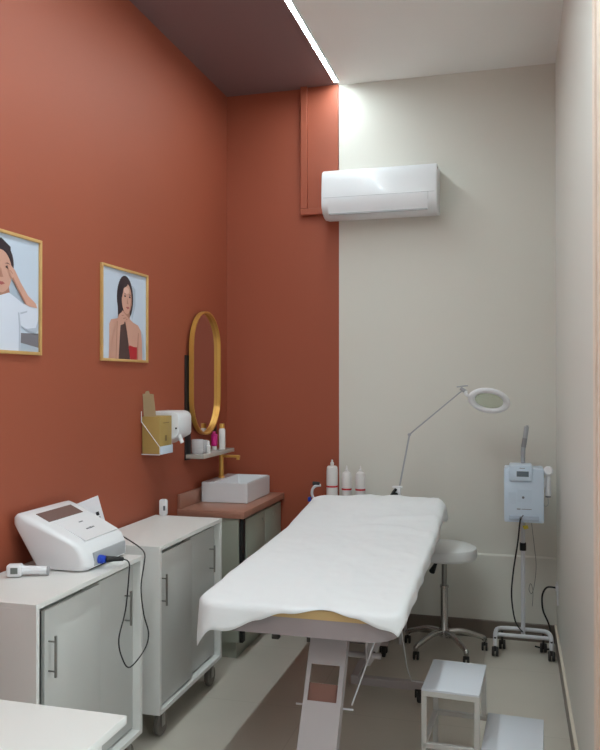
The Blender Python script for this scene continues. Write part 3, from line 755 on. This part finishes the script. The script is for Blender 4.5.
# ------------------------------------------------------------------ equipment stand with facial steamer unit
px_, py_ = .050, 4.765
es = thing('equipment_stand', (px_, py_, 0), 'white tubular rolling stand in the corner under the facial unit', 'stand')
b = NB()
tube(b, [(-.108, 4.665, .062), (-.108, 4.672, .10), (-.106, 4.74, .118), (-.085, 4.80, .122), (.0, 4.815, .122), (.11, 4.815, .122), (.180, 4.80, .122), (.203, 4.74, .118), (.205, 4.672, .10), (.205, 4.665, .062)], .0125, 12, sm=5)
tube(b, [(-.105, 4.735, .105), (.202, 4.735, .105)], .0115, 12)
build('base', b, M_wmetal, es)
b = NB(); tube(b, [(px_, 4.775, .105), (px_, 4.775, .86)], .0125, 14); build('pole', b, M_wmetal, es)
b = NB(); tube(b, [(px_, 4.775, .60), (px_, 4.775, .645)], .019, 12); build('height_knob', b, M_black, es)
for x, y in ((-.108, 4.665), (.205, 4.665), (-.07, 4.80), (.165, 4.80)):
    b = NB()
    for s in (-.011, .011): lathe(b, [(0, -.008), (.024, -.008), (.027, -.004), (.027, .004), (.024, .008), (0, .008)], (x+s, y, .027), Matrix.Rotation(PI/2, 4, 'Y'), 18)
    tube(b, [(x, y, .03), (x, y, .11)], .007, 8)
    build('caster', b, M_rubber, es)
fu = thing('facial_unit', (.053, 4.60, .80), 'pale blue-white facial equipment box mounted on the corner stand', 'device')
b = NB(); prism(b, rrect(-.055, .162, .800, 1.103, .010), 'y', 4.565, 4.760, bev=.004); build('housing', b, M_wplast2, fu)
b = NB(); prism(b, rrect(-.028, .100, 1.035, 1.122, .010), 'y', 4.555, 4.72, bev=.003); build('top_panel', b, M_wplast2, fu)
b = NB(); box(b, .014, .080, 4.5525, 4.5555, 1.060, 1.090, .001); build('display', b, M_lcd, fu)
b = NB(); box(b, .030, .060, 4.5540, 4.5555, 1.106, 1.109); box(b, .015, .035, 4.5640, 4.5655, .873, .878); box(b, .040, .095, 4.5640, 4.5655, .874, .877); build('printed_mark', b, M_mark, fu)
b = NB(); box(b, -.03, .012, 4.5635, 4.5655, .905, .97); box(b, .018, .095, 4.5635, 4.5655, .915, .985); build('touch_field', b, mat('pale_blue_field', (204, 220, 236), .4), fu)
b = NB(); lathe(b, [(0, 0), (.007, 0), (.007, .003), (0, .004)], (.050, 4.563, .942), Matrix.Rotation(PI/2, 4, 'X'), 14); build('button', b, M_mark, fu)
b = NB(); box(b, -.028, .135, 4.558, 4.5655, .812, .838, .001); build('lower_slot', b, mat('slot_blue_grey', (180, 195, 212), .4), fu)
b = NB(); tube(b, [(.036, 4.545, .826), (.036, 4.5655, .826)], .007, 12); tube(b, [(.036, 4.548, .826), (.050, 4.546, .845)], .003, 8); build('jack', b, M_mark, fu)
b = NB(); tube(b, [(.036, 4.545, .826), (.030, 4.55, .79), (.020, 4.60, .68), (-.005, 4.65, .50), (-.015, 4.68, .35), (.005, 4.71, .20), (.045, 4.74, .13)], .0045, 8, sm=6)
build('power_cable', b, M_cable, fu)
b = NB(); tube(b, [(.052, 4.70, 1.11), (.050, 4.70, 1.16), (.054, 4.70, 1.22), (.064, 4.70, 1.28), (.072, 4.70, 1.335)], lambda t: .012+.002*t, 12, sm=4)
fa = build('flexible_arm', b, M_greyp, fu)
b = NB(); tube(b, [(.0535, 4.70, 1.215), (.062, 4.70, 1.268)], .0138, 12); build('arm_sleeve', b, mat('dark_grey_sleeve', (140, 140, 142), .4), fa)
b = NB(); box(b, .066, .082, 4.69, 4.71, 1.33, 1.342, .002); build('arm_tip', b, M_greyp, fa)
# handpiece in holder on right side
b = NB(); box(b, .160, .172, 4.59, 4.63, 1.00, 1.05, .002); tube(b, [(.184, 4.61, 1.015), (.184, 4.61, 1.035)], .017, 14); build('holder_clip', b, M_wplast, fu)
hp = thing('handpiece', (.184, 4.61, .95), 'white round-headed handpiece clipped to the right side of the facial unit', 'handpiece')
b = NB(); lathe(b, [(0, .95), (.014, .95), (.017, .96), (.0165, 1.04), (.013, 1.06), (.012, 1.07)], (.186, 4.61, 0), n=18); build('grip', b, M_wplast, hp)
b = NB(); lathe(b, [(0, -.018), (.020, -.018), (.0275, -.010), (.0275, .010), (.020, .018), (0, .018)], (.186, 4.605, 1.090), Matrix.Rotation(math.radians(75), 4, 'X'), 22); build('head', b, M_wplast, hp)
b = NB(); lathe(b, [(0, .942), (.015, .942), (.015, .950), (0, .950)], (.186, 4.61, 0), n=16); build('end_ring', b, M_mark, hp)
b = NB(); tube(b, [(.184, 4.61, .944), (.186, 4.62, .90), (.170, 4.68, .88), (.165, 4.75, .90)], .002, 8, sm=5); build('lead', b, M_greyp, hp)
b = NB(); prism(b, [(.045, .775), (.074, .780), (.080, .762), (.055, .755)], 'y', 4.60, 4.603); tube(b, [(.062, 4.602, .775), (.062, 4.602, .802)], .001, 6)
tag(build('hang_tag', b, M_yellow, origin=(.06, 4.6, .76)), 'small yellow tag hanging below the facial unit', 'tag')
b = NB(); tube(b, [(.095, 4.66, .80), (.115, 4.74, .62), (.125, 4.80, .50), (.115, 4.84, .38), (.100, 4.86, .325), (.085, 4.86, .35), (.095, 4.86, .385), (.108, 4.86, .34), (.104, 4.86, .25)], .0015, 6, sm=6)
tag(build('thin_wire', b, M_gcable, origin=(.1, 4.8, .3)), 'thin dark wire dangling beside the corner stand pole', 'wire')
b = NB(); tube(b, [(XR-.012, 4.85, .373), (.19, 4.86, .370), (.165, 4.87, .33), (.160, 4.87, .28), (.168, 4.87, .22), (.200, 4.88, .14), (.212, 4.88, .05), (.20, 4.85, .006), (.12, 4.88, .006)], .0055, 8, sm=6)
tag(build('wall_power_cable', b, M_cable, origin=(.2, 4.86, 0)), 'black cable looping from the right wall outlet to the floor', 'cable')
ou = thing('wall_outlet', (XR, 4.84, .37), 'white outlet plate on the right wall near the corner', 'outlet')
b = NB(); box(b, XR-.008, XR, 4.79, 4.89, .28, .40, .003); build('plate', b, M_wplast, ou)
b = NB(); box(b, XR-.014, XR-.008, 4.83, 4.87, .355, .39, .003); build('socket', b, M_wplast, ou)

# ------------------------------------------------------------------ trolley with bottles behind the bed head, magnifier lamp
tr = thing('service_trolley', (-.93, 4.84, 0), 'white service trolley tucked behind the bed head', 'trolley')
b = NB(); box(b, -1.205, -.66, 4.715, 4.965, .835, .850, .003); build('shelf', b, M_wmetal, tr); b = NB(); box(b, -1.205, -.66, 4.715, 4.965, .30, .315, .003); build('shelf', b, M_wmetal, tr)
for x in (-1.195, -.67):
    for y in (4.725, 4.955):
        b = NB(); tube(b, [(x, y, .0), (x, y, .84)], .010, 10); build('post', b, M_wmetal, tr)
b = NB(); tube(b, [(-1.195, 4.725, .84), (-1.222, 4.725, .88), (-1.222, 4.725, .915), (-1.205, 4.73, .938), (-1.170, 4.74, .945)], .0085, 12, sm=5); build('handle', b, M_wmetal, tr)
b = NB(); tube(b, [(-1.222, 4.735, .955), (-1.178, 4.74, .953)], .0125, 12); build('handle_knob', b, M_blackm, tr)
b = NB(); box(b, -1.246, -1.228, 4.70, 4.725, .845, .872, .003); build('blue_clip', b, M_blue, tr)
zb = .850
def band(r, h): return ([(r, h), (r+.0008, h), (r+.0008, h+.011), (r, h+.011)], M_red)
GB = 'red-banded white bottles behind the bed head'
bt = bottle_simple('product_bottle', -1.112, 4.80, zb, [(0, 0), (.032, 0), (.036, .005), (.036, .175), (.033, .205), (.026, .212), (.0, .213)], M_bottle,
   'tallest white pump bottle with red band, left of the three behind the bed', 'bottle', GB, cap=[(.010, .213), (.012, .222), (.012, .232), (.006, .238), (.006, .25), (0, .252)], capm=M_bottle, band=band(.036, .078), capn='pump_nozzle')
b1 = bottle_simple('product_bottle', -1.018, 4.80, zb, [(0, 0), (.028, 0), (.031, .005), (.031, .150), (.027, .170), (.014, .180), (0, .181)], M_bottle,
   'slender white bottle with red band, in the middle of the three behind the bed', 'bottle', GB, cap=[(.010, .180), (.010, .192), (.005, .198), (.004, .215), (0, .217)], capm=M_bottle, band=band(.031, .064))
b2 = copy_tree(b1); b2.location.x += .088; b2.location.y += .0
b2['label'] = 'round-shouldered white bottle with red band, right of the three, against the off-white wall'

ml = thing('magnifier_lamp', (-.69, 4.73, .85), 'white magnifying lamp on a thin folding arm behind the bed', 'lamp')
b = NB(); box(b, -.705, -.665, 4.70, 4.735, .885, .955, .003); box(b, -.715, -.655, 4.70, 4.735, .950, .960, .002); box(b, -.70, -.67, 4.70, 4.74, .85, .885, .002); build('clamp', b, M_wplast, ml)
b = NB(); tube(b, [(-.690, 4.695, .945), (-.705, 4.685, .925), (-.718, 4.68, .900)], .009, 10, sm=3); tube(b, [(-.69, 4.69, .91), (-.69, 4.70, .91)], .013, 14); build('clamp_screw', b, M_black, ml)
E0 = Vector((-.675, 4.74, .955)); E1 = Vector((-.622, 4.80, 1.268)); E2 = Vector((-.290, 4.66, 1.545))
b = NB(); tube(b, [E0, E1], .0055, 8); build('lower_arm', b, M_greyp, ml)
b = NB(); tube(b, [E1+Vector((0, -.006, 0)), E2], .0032, 8); tube(b, [E1+Vector((0, .010, .006)), E2+Vector((0, .012, .004))], .0015, 6); build('upper_arm', b, M_greyp, ml)
b = NB(); tube(b, [E1+Vector((0, -.012, 0)), E1+Vector((0, .014, 0))], .010, 12); build('elbow_joint', b, M_greyp, ml)
HC = Vector((-.138, 4.60, 1.487))
nrm = Vector((.12, -.84, -.36)).normalized()
ux = Vector((1, 0, -.30)); ux = (ux-nrm*ux.dot(nrm)).normalized(); uy = nrm.cross(ux)
Mh = Matrix((( ux.x, uy.x, nrm.x, HC.x), (ux.y, uy.y, nrm.y, HC.y), (ux.z, uy.z, nrm.z, HC.z), (0, 0, 0, 1)))
def ovring(rx, ry, h, n=40): return [Mh @ Vector((rx*math.cos(2*PI*k/n), ry*math.sin(2*PI*k/n), h)) for k in range(n)]
b = NB(); prof = [(.118, .074, -.010), (.122, .078, 0), (.118, .074, .012), (.104, .063, .016), (.088, .050, .012), (.081, .045, 0), (.088, .050, -.010)]
RR = [[b.verts.new(p) for p in ovring(*q)] for q in prof]
for j in range(len(RR)):
    A, B = RR[j], RR[(j+1) % len(RR)]
    for k in range(40): b.faces.new((A[k], A[(k+1) % 40], B[(k+1) % 40], B[k]))
build('head_ring', b, M_wplast, ml, ang=60)
b = NB(); RR = [[b.verts.new(p) for p in ovring(rx, ry, h)] for rx, ry, h in ((.0825, .0465, -.003), (.0825, .0465, .003), (.055, .030, .007))]
b.faces.new(RR[0]); b.faces.new(RR[2])
for A, B in zip(RR, RR[1:]):
    for k in range(40): b.faces.new((A[k], A[(k+1) % 40], B[(k+1) % 40], B[k]))
build('lens', b, M_lens, ml, ang=20)
b = NB(); tube(b, [Mh @ Vector((-.112, 0, 0)), Mh @ Vector((-.14, .012, 0)), E2+Vector((.02, -.01, -.01))], .009, 10, sm=3)
build('neck', b, M_wplast, ml)
b = NB(); tube(b, [E2+Vector((-.012, 0, .012)), E2+Vector((.02, -.005, -.010))], .011, 12); tube(b, [E2+Vector((-.035, 0, .02)), E2+Vector((.03, 0, .028))], .004, 8); build('head_joint', b, M_greyp, ml)
